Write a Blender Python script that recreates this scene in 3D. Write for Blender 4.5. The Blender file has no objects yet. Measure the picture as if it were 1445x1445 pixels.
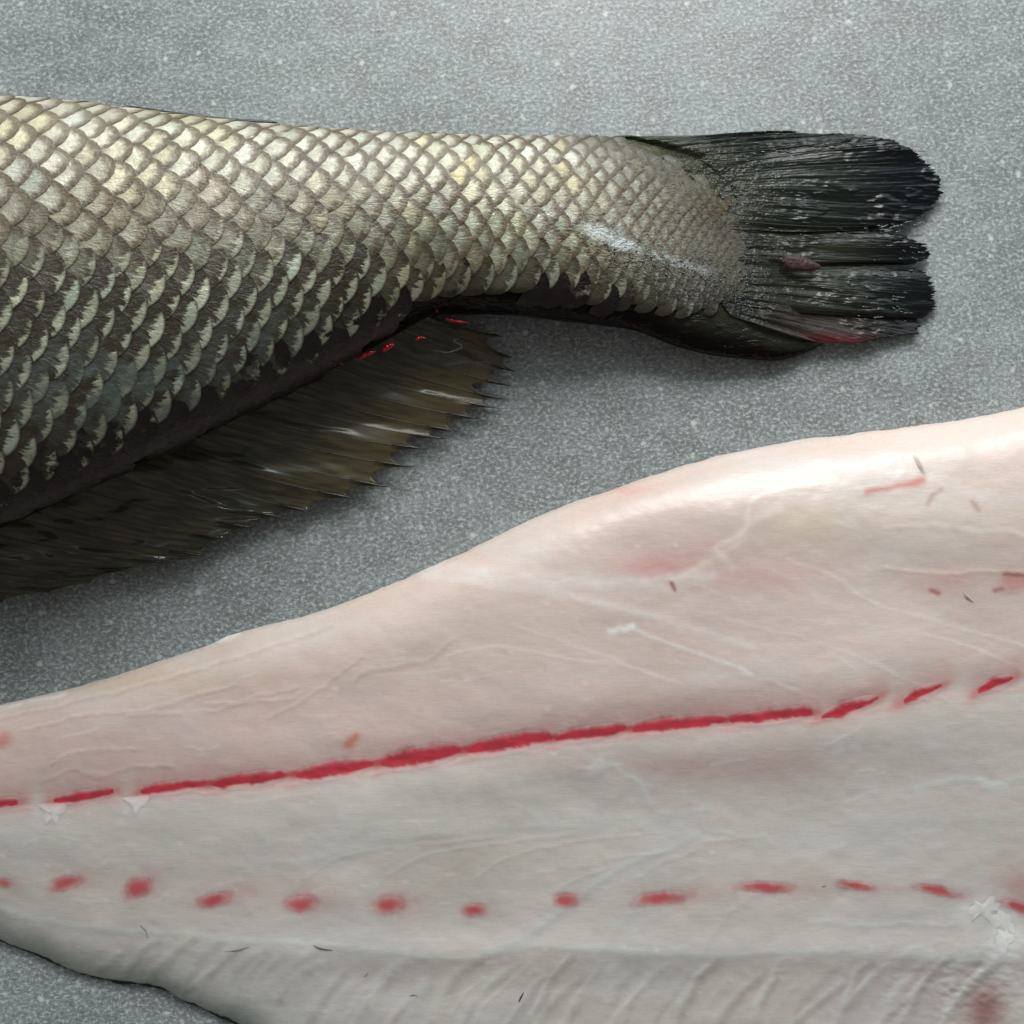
import bpy, math, random
import numpy as np
random.seed(7); rng = np.random.default_rng(11)
S = bpy.context.scene; COL = S.collection

# ------------------------------------------------------------------ camera, light
TAU = math.radians(9.0); DIST = 0.62; HALF = 0.20; PX = 1445.0
cam_d = bpy.data.cameras.new('camera'); cam = bpy.data.objects.new('camera', cam_d); COL.objects.link(cam)
cam.location = (0, -DIST*math.sin(TAU), DIST*math.cos(TAU)); cam.rotation_euler = (TAU, 0, 0)
cam_d.sensor_width = 36; cam_d.lens = 36*DIST/(2*HALF); cam_d.clip_start = 0.01; cam_d.clip_end = 50
cam_d.dof.use_dof = True; cam_d.dof.focus_distance = 0.595; cam_d.dof.aperture_fstop = cam_d.lens/5.0
S.camera = cam
w = bpy.data.worlds.new('World'); S.world = w; w.use_nodes = True
wn = w.node_tree; bg = wn.nodes['Background']
tc = wn.nodes.new('ShaderNodeTexCoord'); sp = wn.nodes.new('ShaderNodeSeparateXYZ'); wn.links.new(tc.outputs['Generated'], sp.inputs[0])
ma = wn.nodes.new('ShaderNodeMath'); ma.operation = 'MULTIPLY_ADD'; ma.inputs[1].default_value = 0.5; ma.inputs[2].default_value = 0.5
wn.links.new(sp.outputs['Y'], ma.inputs[0])
wr = wn.nodes.new('ShaderNodeValToRGB'); wn.links.new(ma.outputs[0], wr.inputs[0]); wn.links.new(wr.outputs[0], bg.inputs[0])
wr.color_ramp.elements[0].color = (0.125, 0.12, 0.115, 1); wr.color_ramp.elements[1].color = (0.80, 0.94, 1.0, 1)
wr.color_ramp.elements[0].position = 0.66; wr.color_ramp.elements[1].position = 0.84
bg.inputs[1].default_value = 1.45
la = bpy.data.lights.new('window_light', 'AREA'); la.shape = 'RECTANGLE'; la.size = 0.52; la.size_y = 0.40
la.energy = 8.0; la.color = (1.0, 0.99, 0.965)
lo = bpy.data.objects.new('window_light', la); COL.objects.link(lo)
lo.location = (0.10, 0.78, 0.56)
from mathutils import Vector
lo.rotation_euler = (Vector((0, 0, 0.0))-Vector(lo.location)).to_track_quat('-Z', 'Y').to_euler()
S.view_settings.view_transform = 'Standard'; S.view_settings.look = 'None'
S.view_settings.exposure = 0; S.view_settings.gamma = 1

# ------------------------------------------------------------------ helpers
CT, ST = math.cos(TAU), math.sin(TAU)
def at(px, py, z):
    px = np.asarray(px, float); py = np.asarray(py, float); z = np.asarray(z, float)
    a = (px/PX*2-1)*HALF/DIST; b = (1-2*py/PX)*HALF/DIST
    dx = a; dy = ST+b*CT; dz = -CT+b*ST
    cz = DIST*CT; cy = -DIST*ST
    t = (z-cz)/dz
    return np.stack(np.broadcast_arrays(dx*t, cy+dy*t, z), -1)
def proj(P):
    v = P-np.array([0, -DIST*ST, DIST*CT])
    f = v[..., 1]*ST-v[..., 2]*CT; u = v[..., 1]*CT+v[..., 2]*ST
    return (v[..., 0]/f*DIST/HALF+1)*PX/2, (1-u/f*DIST/HALF)*PX/2
def lin(c):
    c = np.asarray(c, float)/255.0
    return np.where(c <= 0.04045, c/12.92, ((c+0.055)/1.055)**2.4)
def sst(a, b, x):
    t = np.clip((x-a)/(b-a), 0, 1); return t*t*(3-2*t)
def vnoise(x, y, seed=0):
    xi = np.floor(x).astype(int); yi = np.floor(y).astype(int); fx = x-xi; fy = y-yi
    fx = fx*fx*(3-2*fx); fy = fy*fy*(3-2*fy)
    def h(a, b):
        n = (a*374761393+b*668265263+seed*974634777) & 0xffffffff
        n = ((n ^ (n >> 13))*1274126177) & 0xffffffff
        n = n ^ (n >> 16)
        return (n & 0xffff)/65535.0
    return (h(xi, yi)*(1-fx)+h(xi+1, yi)*fx)*(1-fy)+(h(xi, yi+1)*(1-fx)+h(xi+1, yi+1)*fx)*fy
def fbm(x, y, sc, seed=0, oc=4, st=1.0):
    t = 0; a = .5; s = 0; f = 1.0/sc
    for o in range(oc):
        t = t+a*vnoise(x*f/st+17.3*o, y*f+9.1*o, seed+o); s += a; a *= .55; f *= 2.03
    return t/s
def pl(pts):
    pts = np.array(pts, float); return lambda x: np.interp(x, pts[:, 0], pts[:, 1])
def smooth_poly(pts, n=8):
    p = np.array(pts, float)
    if len(p) < 3: return p
    q = np.vstack([2*p[0]-p[1], p, 2*p[-1]-p[-2]]); out = []
    for i in range(1, len(q)-2):
        for t in np.linspace(0, 1, n, endpoint=False):
            out.append(.5*((2*q[i])+(-q[i-1]+q[i+1])*t+(2*q[i-1]-5*q[i]+4*q[i+1]-q[i+2])*t*t+(-q[i-1]+3*q[i]-3*q[i+1]+q[i+2])*t**3))
    out.append(p[-1]); return np.array(out)
def spl(pts):
    q = smooth_poly(pts, 10); return lambda x: np.interp(x, q[:, 0], q[:, 1])
def mesh(name, V, F, mat=None, parent=None, smooth=True, attrs=None, uv=None):
    me = bpy.data.meshes.new(name)
    V = np.asarray(V, float).reshape(-1, 3)
    if isinstance(F, np.ndarray):
        nf, k = F.shape
        me.vertices.add(len(V)); me.vertices.foreach_set('co', V.astype(np.float32).ravel())
        me.loops.add(nf*k); me.loops.foreach_set('vertex_index', F.astype(np.int32).ravel())
        me.polygons.add(nf); me.polygons.foreach_set('loop_start', np.arange(0, nf*k, k, dtype=np.int32))
        me.update(calc_edges=True)
    else:
        me.from_pydata(V.tolist(), [], F)
    if smooth: me.polygons.foreach_set('use_smooth', np.ones(len(me.polygons), bool))
    for k, v in (attrs or {}).items():
        v = np.asarray(v, float)
        if v.ndim == 2:
            a = me.attributes.new(k, 'FLOAT_COLOR', 'POINT'); c = np.ones((len(V), 4), np.float32); c[:, :3] = v[:, :3]; a.data.foreach_set('color', c.ravel())
        else:
            a = me.attributes.new(k, 'FLOAT', 'POINT'); a.data.foreach_set('value', v.astype(np.float32))
    if uv is not None:
        a = me.attributes.new('local', 'FLOAT_VECTOR', 'POINT'); c = np.zeros((len(V), 3), np.float32); c[:, :2] = uv; a.data.foreach_set('vector', c.ravel())
    me.validate(); me.update()
    if mat: me.materials.append(mat)
    o = bpy.data.objects.new(name, me); COL.objects.link(o)
    if parent: o.parent = parent
    return o
def gridF(nu, nv):
    i = np.arange(nu-1)[:, None]*nv+np.arange(nv-1)[None]
    i = i.ravel(); return np.stack([i, i+1, i+nv+1, i+nv], 1)
def tube(P, R, k=6):
    P = np.asarray(P, float); R = np.broadcast_to(np.asarray(R, float), (len(P),))
    T = np.gradient(P, axis=0); T /= np.linalg.norm(T, axis=1, keepdims=True)+1e-12
    up = np.array([0, 0, 1.0]); A = np.cross(T, up); A /= np.linalg.norm(A, axis=1, keepdims=True)+1e-9
    B = np.cross(A, T); th = np.linspace(0, 2*np.pi, k, endpoint=False)
    V = P[:, None]+R[:, None, None]*(np.cos(th)[None, :, None]*A[:, None]+np.sin(th)[None, :, None]*B[:, None])
    F = []
    for i in range(len(P)-1):
        for j in range(k):
            a = i*k+j; b = i*k+(j+1) % k; F.append((a, b, b+k, a+k))
    F.append(tuple(range(k))[::-1]); F.append(tuple((len(P)-1)*k+j for j in range(k)))
    return V.reshape(-1, 3), F
def empty(name, loc, label, cat):
    o = bpy.data.objects.new(name, None); COL.objects.link(o); o.location = loc
    o['label'] = label; o['category'] = cat; o.empty_display_size = 0.02; return o

class NT:
    def __init__(s, name):
        s.m = bpy.data.materials.new(name); s.m.use_nodes = True; s.t = s.m.node_tree; s.p = s.t.nodes['Principled BSDF']
    def set(s, n, i, v):
        if hasattr(v, 'is_linked') or isinstance(v, bpy.types.NodeSocket): s.t.links.new(v, n.inputs[i])
        else:
            if isinstance(v, (tuple, list, np.ndarray)):
                v = tuple(float(q) for q in v)
                if n.inputs[i].type == 'RGBA' and len(v) == 3: v = v+(1,)
            n.inputs[i].default_value = v
    def math(s, op, a, b=0.0, c=0.0, clamp=False):
        n = s.t.nodes.new('ShaderNodeMath'); n.operation = op; n.use_clamp = clamp
        for i, v in enumerate((a, b, c)): s.set(n, i, v)
        return n.outputs[0]
    def sst(s, a, b, x, lo=0.0, hi=1.0):
        n = s.t.nodes.new('ShaderNodeMapRange'); n.interpolation_type = 'SMOOTHSTEP'
        for i, v in enumerate((x, a, b, lo, hi)): s.set(n, i, v)
        return n.outputs[0]
    def mix(s, f, a, b, mode='MIX'):
        n = s.t.nodes.new('ShaderNodeMix'); n.data_type = 'RGBA'; n.blend_type = mode; n.clamp_factor = True
        s.set(n, 0, f); s.set(n, 6, a); s.set(n, 7, b); return n.outputs[2]
    def mixf(s, f, a, b):
        n = s.t.nodes.new('ShaderNodeMix'); n.data_type = 'FLOAT'; s.set(n, 0, f); s.set(n, 2, a); s.set(n, 3, b); return n.outputs[0]
    def attr(s, name, out='Fac'):
        n = s.t.nodes.new('ShaderNodeAttribute'); n.attribute_name = name; return n.outputs[out]
    def noise(s, vec, sc, det=3, rough=.55, dist=0.0, out=0):
        n = s.t.nodes.new('ShaderNodeTexNoise'); s.set(n, 'Vector', vec); s.set(n, 'Scale', sc); s.set(n, 'Detail', det); s.set(n, 'Roughness', rough); s.set(n, 'Distortion', dist)
        return n.outputs[out]
    def vor(s, vec, sc, out='Distance', feat='F1', rand=1.0):
        n = s.t.nodes.new('ShaderNodeTexVoronoi'); n.feature = feat; s.set(n, 'Vector', vec); s.set(n, 'Scale', sc); s.set(n, 'Randomness', rand); return n.outputs[out]
    def obj(s):
        n = s.t.nodes.new('ShaderNodeTexCoord'); return n.outputs['Object']
    def pos(s):
        n = s.t.nodes.new('ShaderNodeNewGeometry'); return n.outputs['Position']
    def mapv(s, vec, scale=(1, 1, 1), rot=(0, 0, 0)):
        n = s.t.nodes.new('ShaderNodeMapping'); s.set(n, 'Vector', vec); s.set(n, 'Scale', scale); s.set(n, 'Rotation', rot); return n.outputs[0]
    def comb(s, a, b, c=0.0):
        n = s.t.nodes.new('ShaderNodeCombineXYZ'); s.set(n, 0, a); s.set(n, 1, b); s.set(n, 2, c); return n.outputs[0]
    def sep(s, v):
        n = s.t.nodes.new('ShaderNodeSeparateXYZ'); s.set(n, 0, v); return n.outputs
    def bump(s, h, dist=.0003, strength=1.0, normal=None):
        n = s.t.nodes.new('ShaderNodeBump'); s.set(n, 'Height', h); s.set(n, 'Distance', dist); s.set(n, 'Strength', strength)
        if normal is not None: s.set(n, 'Normal', normal)
        return n.outputs[0]
    def out(s, **kw):
        for k, v in kw.items(): s.set(s.p, k.replace('_', ' '), v)
        return s.m

# ------------------------------------------------------------------ materials
def mat_counter():
    n = NT('grey_stone'); p = n.pos()
    e = n.mapv(p, (1, 1.35, 1), (0, 0, math.radians(-8)))
    fl = n.noise(e, 560, 3, .8, .0)
    fl2 = n.noise(e, 300, 5, .85, .1)
    big = n.noise(p, 7, 4, .6)
    mid = n.noise(n.mapv(p, (1, 1.5, 1)), 60, 3, .6)
    base = n.mix(n.sst(.3, .7, big), lin((118, 124, 123)), lin((143, 149, 148)))
    base = n.mix(n.math('MULTIPLY', n.sst(.35, .7, mid), .35), base, lin((165, 174, 176)))
    c = n.mix(n.math('MULTIPLY', n.sst(.50, .66, fl), .62), base, lin((214, 222, 222)))
    c = n.mix(n.math('MULTIPLY', n.sst(.50, .34, fl), .55), c, lin((78, 83, 81)))
    c = n.mix(n.math('MULTIPLY', n.sst(.58, .72, fl2), .7), c, lin((222, 226, 221)))
    wp = n.t.nodes.new('ShaderNodeVectorMath'); wp.operation = 'ADD'; n.set(wp, 0, p)
    sc = n.t.nodes.new('ShaderNodeVectorMath'); sc.operation = 'SCALE'; n.set(sc, 0, n.noise(p, 500, 2, .5, 0, 1)); n.set(sc, 'Scale', .0022); n.t.links.new(sc.outputs[0], wp.inputs[1])
    v = n.vor(wp.outputs[0], 150)
    vc = n.vor(wp.outputs[0], 150, 'Color')
    rr = n.sep(vc)[0]
    spk = n.math('MULTIPLY', n.sst(.24, .06, v), n.sst(.55, .9, rr))
    c = n.mix(n.math('MULTIPLY', spk, .9), c, lin((205, 208, 202)))
    wv = n.mapv(wp.outputs[0], (1, 1.6, 1), (0, 0, .3))
    v2 = n.vor(wv, 520); r2 = n.sep(n.vor(wv, 520, 'Color'))[1]
    c = n.mix(n.math('MULTIPLY', n.math('MULTIPLY', n.sst(.38, .18, v2), n.sst(.55, .9, r2)), .42), c, lin((208, 214, 212)))
    c = n.mix(n.math('MULTIPLY', n.math('MULTIPLY', n.sst(.40, .2, v2), n.sst(.35, .1, r2)), .32), c, lin((72, 77, 76)))
    st = n.sst(.62, .8, n.noise(p, 16, 3, .5))
    c = n.mix(n.math('MULTIPLY', st, .12), c, lin((150, 120, 110)))
    h = n.math('ADD', n.math('MULTIPLY', fl, .6), n.math('MULTIPLY', fl2, .6))
    return n.out(Base_Color=c, Roughness=n.mixf(fl2, .26, .44), Normal=n.bump(h, .0004, .45), Specular_IOR_Level=.5)

def mat_scale():
    n = NT('fish_scale'); loc = n.sep(n.attr('local', 'Vector'))
    lx, ly = loc[0], loc[1]
    rho = n.math('SQRT', n.math('ADD', n.math('MULTIPLY', lx, lx), n.math('MULTIPLY', ly, ly)))
    th = n.math('ARCTAN2', ly, lx)
    rnd = n.attr('rnd'); low = n.attr('low'); p = n.pos()
    nz = n.noise(n.comb(n.math('MULTIPLY', th, 5.5), n.math('MULTIPLY', rho, 1.6), n.math('MULTIPLY', rnd, 60)), 1.0, 4, .7)
    nf = n.noise(p, 420, 3, .6)
    # pale centre with a translucent dark rim (back) ; dark pocket with ragged pale edge (flank)
    A = n.sst(.92, .56, n.math('ADD', rho, n.math('MULTIPLY', n.math('SUBTRACT', nf, .5), .45)))
    A = n.math('MULTIPLY', A, n.sst(.05, .35, rho, .45, 1.0))
    A = n.math('ADD', A, n.math('MULTIPLY', n.math('SUBTRACT', 1.0, A), n.math('MULTIPLY', n.sst(.35, .75, n.noise(p, 38, 2, .5)), .22)))
    dirw = n.math('COSINE', n.math('SUBTRACT', th, .12))
    b = n.math('ADD', rho, n.math('MULTIPLY', n.math('SUBTRACT', nz, .5), .90))
    b = n.math('ADD', b, n.math('MULTIPLY', n.math('SUBTRACT', dirw, .90), 1.25))
    b = n.math('ADD', b, n.math('MULTIPLY', n.math('SUBTRACT', rnd, .5), .26))
    B = n.sst(.80, .92, b)
    B = n.math('MULTIPLY', B, n.sst(1.0, .90, rho, .15, 1.0))
    B = n.math('MULTIPLY', B, n.sst(.25, .45, nf, .45, 1.0))
    m = n.mixf(low, A, B)
    dark = n.mix(low, lin((92, 74, 48)), lin((54, 47, 34)))
    tint = n.attr('tint', 'Color')
    cream = n.mix(n.math('MULTIPLY', nf, .5), tint, lin((190, 182, 160)), 'MULTIPLY')
    c = n.mix(m, dark, cream)
    c = n.mix(n.math('MULTIPLY', n.sst(.45, 1.0, n.math('ABSOLUTE', ly)), .55), c, (.02, .015, .01))
    c = n.mix(n.math('MULTIPLY', n.sst(.55, .75, n.noise(p, 90, 3, .6)), .35), c, lin((120, 90, 70)), 'MULTIPLY')
    c = n.mix(n.math('MULTIPLY', n.attr('film'), n.sst(.35, .55, n.noise(p, 130, 3, .6))), c, lin((84, 93, 86)))
    bl = n.sst(.42, .60, n.math('ADD', n.attr('blood_shade'), n.math('MULTIPLY', n.math('SUBTRACT', n.noise(p, 190, 3, .7), .5), 1.1)))
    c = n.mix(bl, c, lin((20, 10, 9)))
    wh = n.sst(.55, .95, n.math('ADD', n.math('MULTIPLY', n.attr('white'), .55), n.math('MULTIPLY', n.noise(p, 360, 4, .75), .8)))
    wh = n.math('MULTIPLY', wh, n.sst(.1, .5, n.attr('white')))
    c = n.mix(n.math('MULTIPLY', wh, .8), c, lin((226, 232, 230)))
    c = n.mix(n.math('MULTIPLY', n.attr('dusk'), 1.0), c, lin((50, 47, 34)))
    h = n.math('ADD', n.math('MULTIPLY', nz, .7), n.math('MULTIPLY', nf, .8))
    h = n.math('ADD', h, n.math('MULTIPLY', n.noise(p, 900, 2, .6), n.math('ADD', .12, n.math('MULTIPLY', n.attr('wet'), .5))))
    BMP = n.bump(n.math('MULTIPLY', h, n.math('ADD', 1.0, n.math('MULTIPLY', n.attr('wet'), 3.0))), .0007, .75)
    return n.out(Base_Color=c, Roughness=n.mixf(n.attr('wet'), n.mixf(nf, .24, .5), .10), Normal=BMP, Metallic=n.math('MULTIPLY', m, .2),
                 Coat_Weight=n.math('ADD', .08, n.math('MULTIPLY', n.attr('wet'), .7)), Coat_Roughness=.10, Coat_Normal=BMP, Specular_IOR_Level=.38)

def mat_skin():
    n = NT('wet_skin'); p = n.pos()
    c = n.attr('tint', 'Color'); nf = n.noise(p, 240, 3, .6)
    c = n.mix(n.math('MULTIPLY', nf, .5), c, (.0, .0, .0))
    h = n.math('ADD', n.math('MULTIPLY', n.noise(n.mapv(p, (1, 2.2, 1), (0, 0, .45)), 110, 3, .6, .6), 1.0), n.math('MULTIPLY', nf, .25))
    return n.out(Base_Color=c, Roughness=.22, Normal=n.bump(h, .0020, .85), Specular_IOR_Level=.12, Coat_Weight=.0, Coat_Roughness=.08)

def mat_tail():
    n = NT('tail_fin_membrane'); p = n.pos(); loc = n.sep(n.attr('local', 'Vector'))
    c = n.attr('tint', 'Color')
    st = n.noise(n.comb(n.math('MULTIPLY', loc[0], .7), n.math('MULTIPLY', loc[1], 1.0)), 1.0, 3, .6)
    c = n.mix(n.sst(.35, .65, st), n.mix(.55, c, (0, 0, 0)), c)
    nf = n.noise(n.comb(n.math('MULTIPLY', loc[0], .5), n.math('MULTIPLY', loc[1], 4.0)), 1.0, 3, .6)
    fine = n.noise(n.comb(n.math('MULTIPLY', loc[0], .6), n.math('MULTIPLY', loc[1], 1.8)), 1.0, 2, .6)
    blob = n.noise(p, 420, 3, .6)
    root = n.sst(.75, .15, loc[1])
    h = n.math('ADD', n.math('MULTIPLY', nf, .45), n.math('MULTIPLY', n.math('MULTIPLY', blob, root), 2.0))
    patch = n.sst(.50, .68, n.noise(n.mapv(p, (.5, 1.2, 1)), 75, 3, .6))
    h = n.math('ADD', h, n.math('ADD', n.math('MULTIPLY', st, .3), n.math('MULTIPLY', fine, n.math('ADD', .30, n.math('MULTIPLY', patch, 1.6)))))
    return n.out(Base_Color=c, Roughness=n.mixf(nf, .12, .24), Normal=n.bump(h, .0011, .85), Specular_IOR_Level=.36, Coat_Weight=.0, Coat_Roughness=.08)

def mat_anal():
    n = NT('wet_fin_membrane'); p = n.pos(); loc = n.sep(n.attr('local', 'Vector'))
    c = n.attr('tint', 'Color')
    st = n.noise(n.comb(n.math('MULTIPLY', loc[0], 4.5), n.math('MULTIPLY', loc[1], 1.6)), 1.0, 4, .6)
    c = n.mix(n.math('MULTIPLY', n.sst(.42, .7, st), .65), c, lin((104, 92, 62)))
    c = n.mix(n.math('MULTIPLY', n.sst(.5, .3, st), .35), c, lin((26, 25, 18)))
    h = n.noise(n.comb(n.math('MULTIPLY', loc[0], .9), n.math('MULTIPLY', loc[1], .9)), 1.0, 1, .4, .6)
    h = n.math('ADD', n.math('MULTIPLY', h, 1.0), n.math('MULTIPLY', n.noise(p, 60, 0, .4), 1.0))
    return n.out(Base_Color=c, Roughness=n.sst(8, 14, loc[0], .24, .09), Normal=n.bump(n.math('MULTIPLY', h, n.sst(8, 14, loc[0], 1.0, 3.2)), .0018, .85), Specular_IOR_Level=.34, Alpha=n.attr('alpha'), Coat_Weight=.08, Coat_Roughness=.05)

def mat_flesh():
    n = NT('raw_fish_flesh'); p = n.pos(); c = n.attr('tint', 'Color')
    nf = n.noise(n.mapv(p, (1, 2.0, 1), (0, 0, -.12)), 260, 4, .65)
    fib = n.noise(n.mapv(p, (.5, 4.0, 1), (0, 0, -.12)), 330, 3, .6)
    c = n.mix(n.math('MULTIPLY', n.sst(.4, .75, nf), .05), c, lin((245, 240, 235)))
    c = n.mix(n.math('MULTIPLY', n.sst(.5, .2, fib), .04), c, lin((150, 120, 110)))
    h = n.math('ADD', n.math('MULTIPLY', nf, .22), n.math('MULTIPLY', fib, .12))
    h = n.math('ADD', h, n.math('MULTIPLY', n.noise(p, 70, 2, .5), 1.2))
    m = n.out(Base_Color=c, Roughness=n.mixf(nf, .20, .36), Normal=n.bump(h, .0006, .7), Specular_IOR_Level=.38, Subsurface_Weight=.55, Subsurface_Scale=.005,
              Subsurface_Radius=(1.0, .55, .4), Coat_Weight=.06, Coat_Roughness=.15)
    return m
def mat_plain(name, col, rough=.3, bumpd=.0003, sc=500, alpha=1.0, coat=.3):
    n = NT(name); p = n.pos(); nf = n.noise(p, sc, 3, .6)
    c = n.mix(n.math('MULTIPLY', nf, .6), lin(col), lin(tuple(.5*q for q in col)))
    return n.out(Base_Color=c, Roughness=rough, Normal=n.bump(nf, bumpd, .7), Coat_Weight=coat, Coat_Roughness=.1, Specular_IOR_Level=.3, Alpha=alpha)
M = dict(counter=mat_counter(), scale=mat_scale(), skin=mat_skin(), tail=mat_tail(), anal=mat_anal(), flesh=mat_flesh(),
         ray=mat_plain('dark_fin_ray', (58, 54, 38), .3), spine=mat_plain('black_fin_tip', (16, 14, 12), .25),
         glint_red=mat_plain('red_glint_gloss', (190, 14, 34), .06, .0002, 300), dorsal=mat_plain('folded_fin', (40, 50, 48), .3),
         shred=mat_plain('white_tissue', (236, 232, 228), .35), bit=mat_plain('brown_scale_bit', (158, 136, 122), .5),
         hair=mat_plain('dark_shred', (120, 66, 60), .4), glint_pale=mat_plain('pale_glint_gloss', (170, 190, 186), .05),
         lint=mat_plain('reddish_membrane', (62, 34, 29), .5, .0010, 400, 1.0, .0))

def mat_tissue():
    n = NT('soft_tissue'); return n.out(Base_Color=n.attr('tint', 'Color'), Roughness=.35, Specular_IOR_Level=.4)
M['tissue'] = mat_tissue()
# ------------------------------------------------------------------ countertop
def slab():
    x0, x1, y0, y1, t = -1.1, 1.1, -.75, .75, .03
    V = [(x0, y0, 0), (x1, y0, 0), (x1, y1, 0), (x0, y1, 0), (x0, y0, -t), (x1, y0, -t), (x1, y1, -t), (x0, y1, -t)]
    F = [(0, 1, 2, 3), (7, 6, 5, 4), (0, 4, 5, 1), (1, 5, 6, 2), (2, 6, 7, 3), (3, 7, 4, 0)]
    o = mesh('countertop', V, F, M['counter'], smooth=False); o['kind'] = 'structure'; return o
slab()

# ------------------------------------------------------------------ fish body
fish = empty('fish', tuple(at(500, 420, 0)), 'whole dark silvery scaled fish lying on its side with rounded black tail', 'fish')
yt = spl([(-150, 138), (-60, 140), (0, 145), (100, 152), (200, 164), (300, 176), (400, 185), (500, 191), (600, 195), (700, 197), (800, 196), (900, 196), (950, 200), (1000, 216), (1050, 270), (1100, 385), (1140, 455), (1166, 480)])
yb = spl([(-150, 812), (-60, 772), (0, 746), (100, 702), (200, 655), (300, 608), (400, 556), (500, 505), (560, 472), (610, 446), (660, 445), (720, 447), (800, 457), (860, 465), (900, 473), (950, 494), (1000, 509), (1050, 516), (1090, 516), (1120, 509), (1150, 494), (1166, 484)])
hh = spl([(-150, .088), (0, .080), (200, .070), (400, .058), (600, .045), (750, .036), (850, .029), (950, .021), (1000, .017), (1050, .013), (1100, .010), (1166, .004)])
LL = spl([(-150, 326), (0, 322), (100, 316), (300, 304), (480, 293), (700, 293), (800, 299), (900, 312), (1000, 325), (1060, 340), (1100, 415), (1140, 466), (1166, 482)])
XS = np.arange(-140, 1166, 3.0); PH = np.radians(np.linspace(-35, 222, 500))
def section(x, ph):
    h = hh(x); T = at(x, yt(x), h*.5); B = at(x, yb(x), h*.5)
    c = (T+B)/2; a = (T-B)/2
    cs = np.sign(np.cos(ph))*np.abs(np.cos(ph))**1.0; sn = np.sign(np.sin(ph))*np.abs(np.sin(ph))**.92
    z = np.zeros_like(c); z[..., 2] = h*.5
    return c[..., None, :]+cs[None, :, None]*a[..., None, :]+sn[None, :, None]*z[..., None, :]
PB = section(XS, PH)
# body core (closed loop section)
PH2 = np.radians(np.linspace(-180, 180, 121)); xs2 = np.arange(-140, 1167, 6.0)
core = section(xs2, PH2); pxc, pyc = proj(core)
cen = core.mean(1, keepdims=True); core = cen+(core-cen)*np.clip(1-.0005/np.maximum(hh(xs2)[:, None, None]*.5, .002), .6, 1)
def skin_tint(px, py, phi=None):
    t = (py-yt(px))/(yb(px)-yt(px)+1e-6)
    c = np.zeros(px.shape+(3,)); c[:] = lin((96, 92, 70))
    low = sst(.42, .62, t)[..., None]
    c = c*(1-low)+lin((15, 8, 8))*low  # maroon-black belly skin, with the underside shade painted in too
    dor = sst(.08, .0, t)[..., None]*sst(900, 700, px)[..., None]; c = c*(1-dor)+lin((150, 150, 128))*dor
    tl = (sst(820, 960, px)*sst(400, 430, py+0*px))[..., None]
    fl = tl*sst(.94, .78, t)[..., None]
    c = c*(1-fl)+lin((56, 58, 47))*fl
    up = (sst(900, 980, px)*(1-sst(380, 420, py)))[..., None]; c = c*(1-up)+lin((48, 52, 38))*up
    return c
body = mesh('body', core.reshape(-1, 3), gridF(len(xs2), len(PH2)), M['skin'], fish, attrs={'tint': skin_tint(pxc, pyc).reshape(-1, 3)})
fish_loc = np.array(fish.location)
# arc-length table
px_, py_ = proj(PB)
arc = np.concatenate([np.zeros((len(XS), 1)), np.cumsum(np.linalg.norm(np.diff(PB, axis=1), axis=2), 1)], 1)
phi0 = np.zeros(len(XS))
DG = np.arange(-.085, .19, .0005); TAB = np.zeros((len(XS), len(DG), 3)); PHG = np.zeros((len(XS), len(DG)))
for j, x in enumerate(XS):
    m = (PH > np.radians(10)) & (PH < np.radians(175))
    k = np.argmin(np.abs(py_[j][m]-LL(x))); a0 = arc[j][m][k]
    for q in range(3): TAB[j, :, q] = np.interp(DG, arc[j]-a0, PB[j, :, q])
    PHG[j] = np.degrees(np.interp(DG, arc[j]-a0, PH))
gx = np.gradient(TAB, axis=0); gd = np.gradient(TAB, axis=1); NRM = np.cross(gx, gd); 
NRM /= np.linalg.norm(NRM, axis=2, keepdims=True)+1e-12
NRM *= np.where((NRM*(TAB-TAB.mean(1, keepdims=True)))[:, :, :].sum(2, keepdims=True) < 0, -1, 1)
def samp(A, x, d):
    fx = np.clip((x-XS[0])/3.0, 0, len(XS)-1.001); fd = np.clip((d-DG[0])/.0005, 0, len(DG)-1.001)
    i = fx.astype(int); j = fd.astype(int); a = (fx-i)[..., None]; b = (fd-j)[..., None]
    if A.ndim == 2: A = A[..., None]
    return (A[i, j]*(1-b)+A[i, j+1]*b)*(1-a)+(A[i+1, j]*(1-b)+A[i+1, j+1]*b)*a
pit = pl([(-150, 48), (0, 46), (200, 43), (400, 39), (600, 34), (800, 29), (860, 25), (920, 19), (980, 15), (1040, 12), (1110, 11)])
rowU = pl([(-150, 28), (0, 27), (200, 26), (400, 24), (600, 22), (800, 20), (860, 18), (920, 14), (980, 11), (1040, 9), (1100, 9)])
rowD = pl([(-150, 27.5), (0, 27), (200, 26.5), (400, 25.5), (600, 24), (800, 21.5), (860, 19), (920, 15), (980, 12), (1040, 9.5), (1100, 9)])
xf = np.arange(-150, 1110, .5); CU = np.concatenate([[0], np.cumsum(.5/pit(xf[:-1]))])
MPX = 2*HALF/PX
rings = [0, .3, .55, .75, .9, 1.0]; ths = np.radians(np.linspace(-115, 115, 13))
lxy = [(0, 0)]+[(r*math.cos(t), r*math.sin(t)) for r in rings[1:] for t in ths]
lxy = np.array(lxy); nt_ = len(ths)
FS = [(0, 1+i, 2+i) for i in range(nt_-1)]+[(1+r*nt_+i, 1+(r+1)*nt_+i, 2+(r+1)*nt_+i, 2+r*nt_+i) for r in range(len(rings)-2) for i in range(nt_-1)]
white_line = smooth_poly([(700, 298), (780, 306), (830, 322), (872, 343), (930, 362), (1000, 384)])
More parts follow.
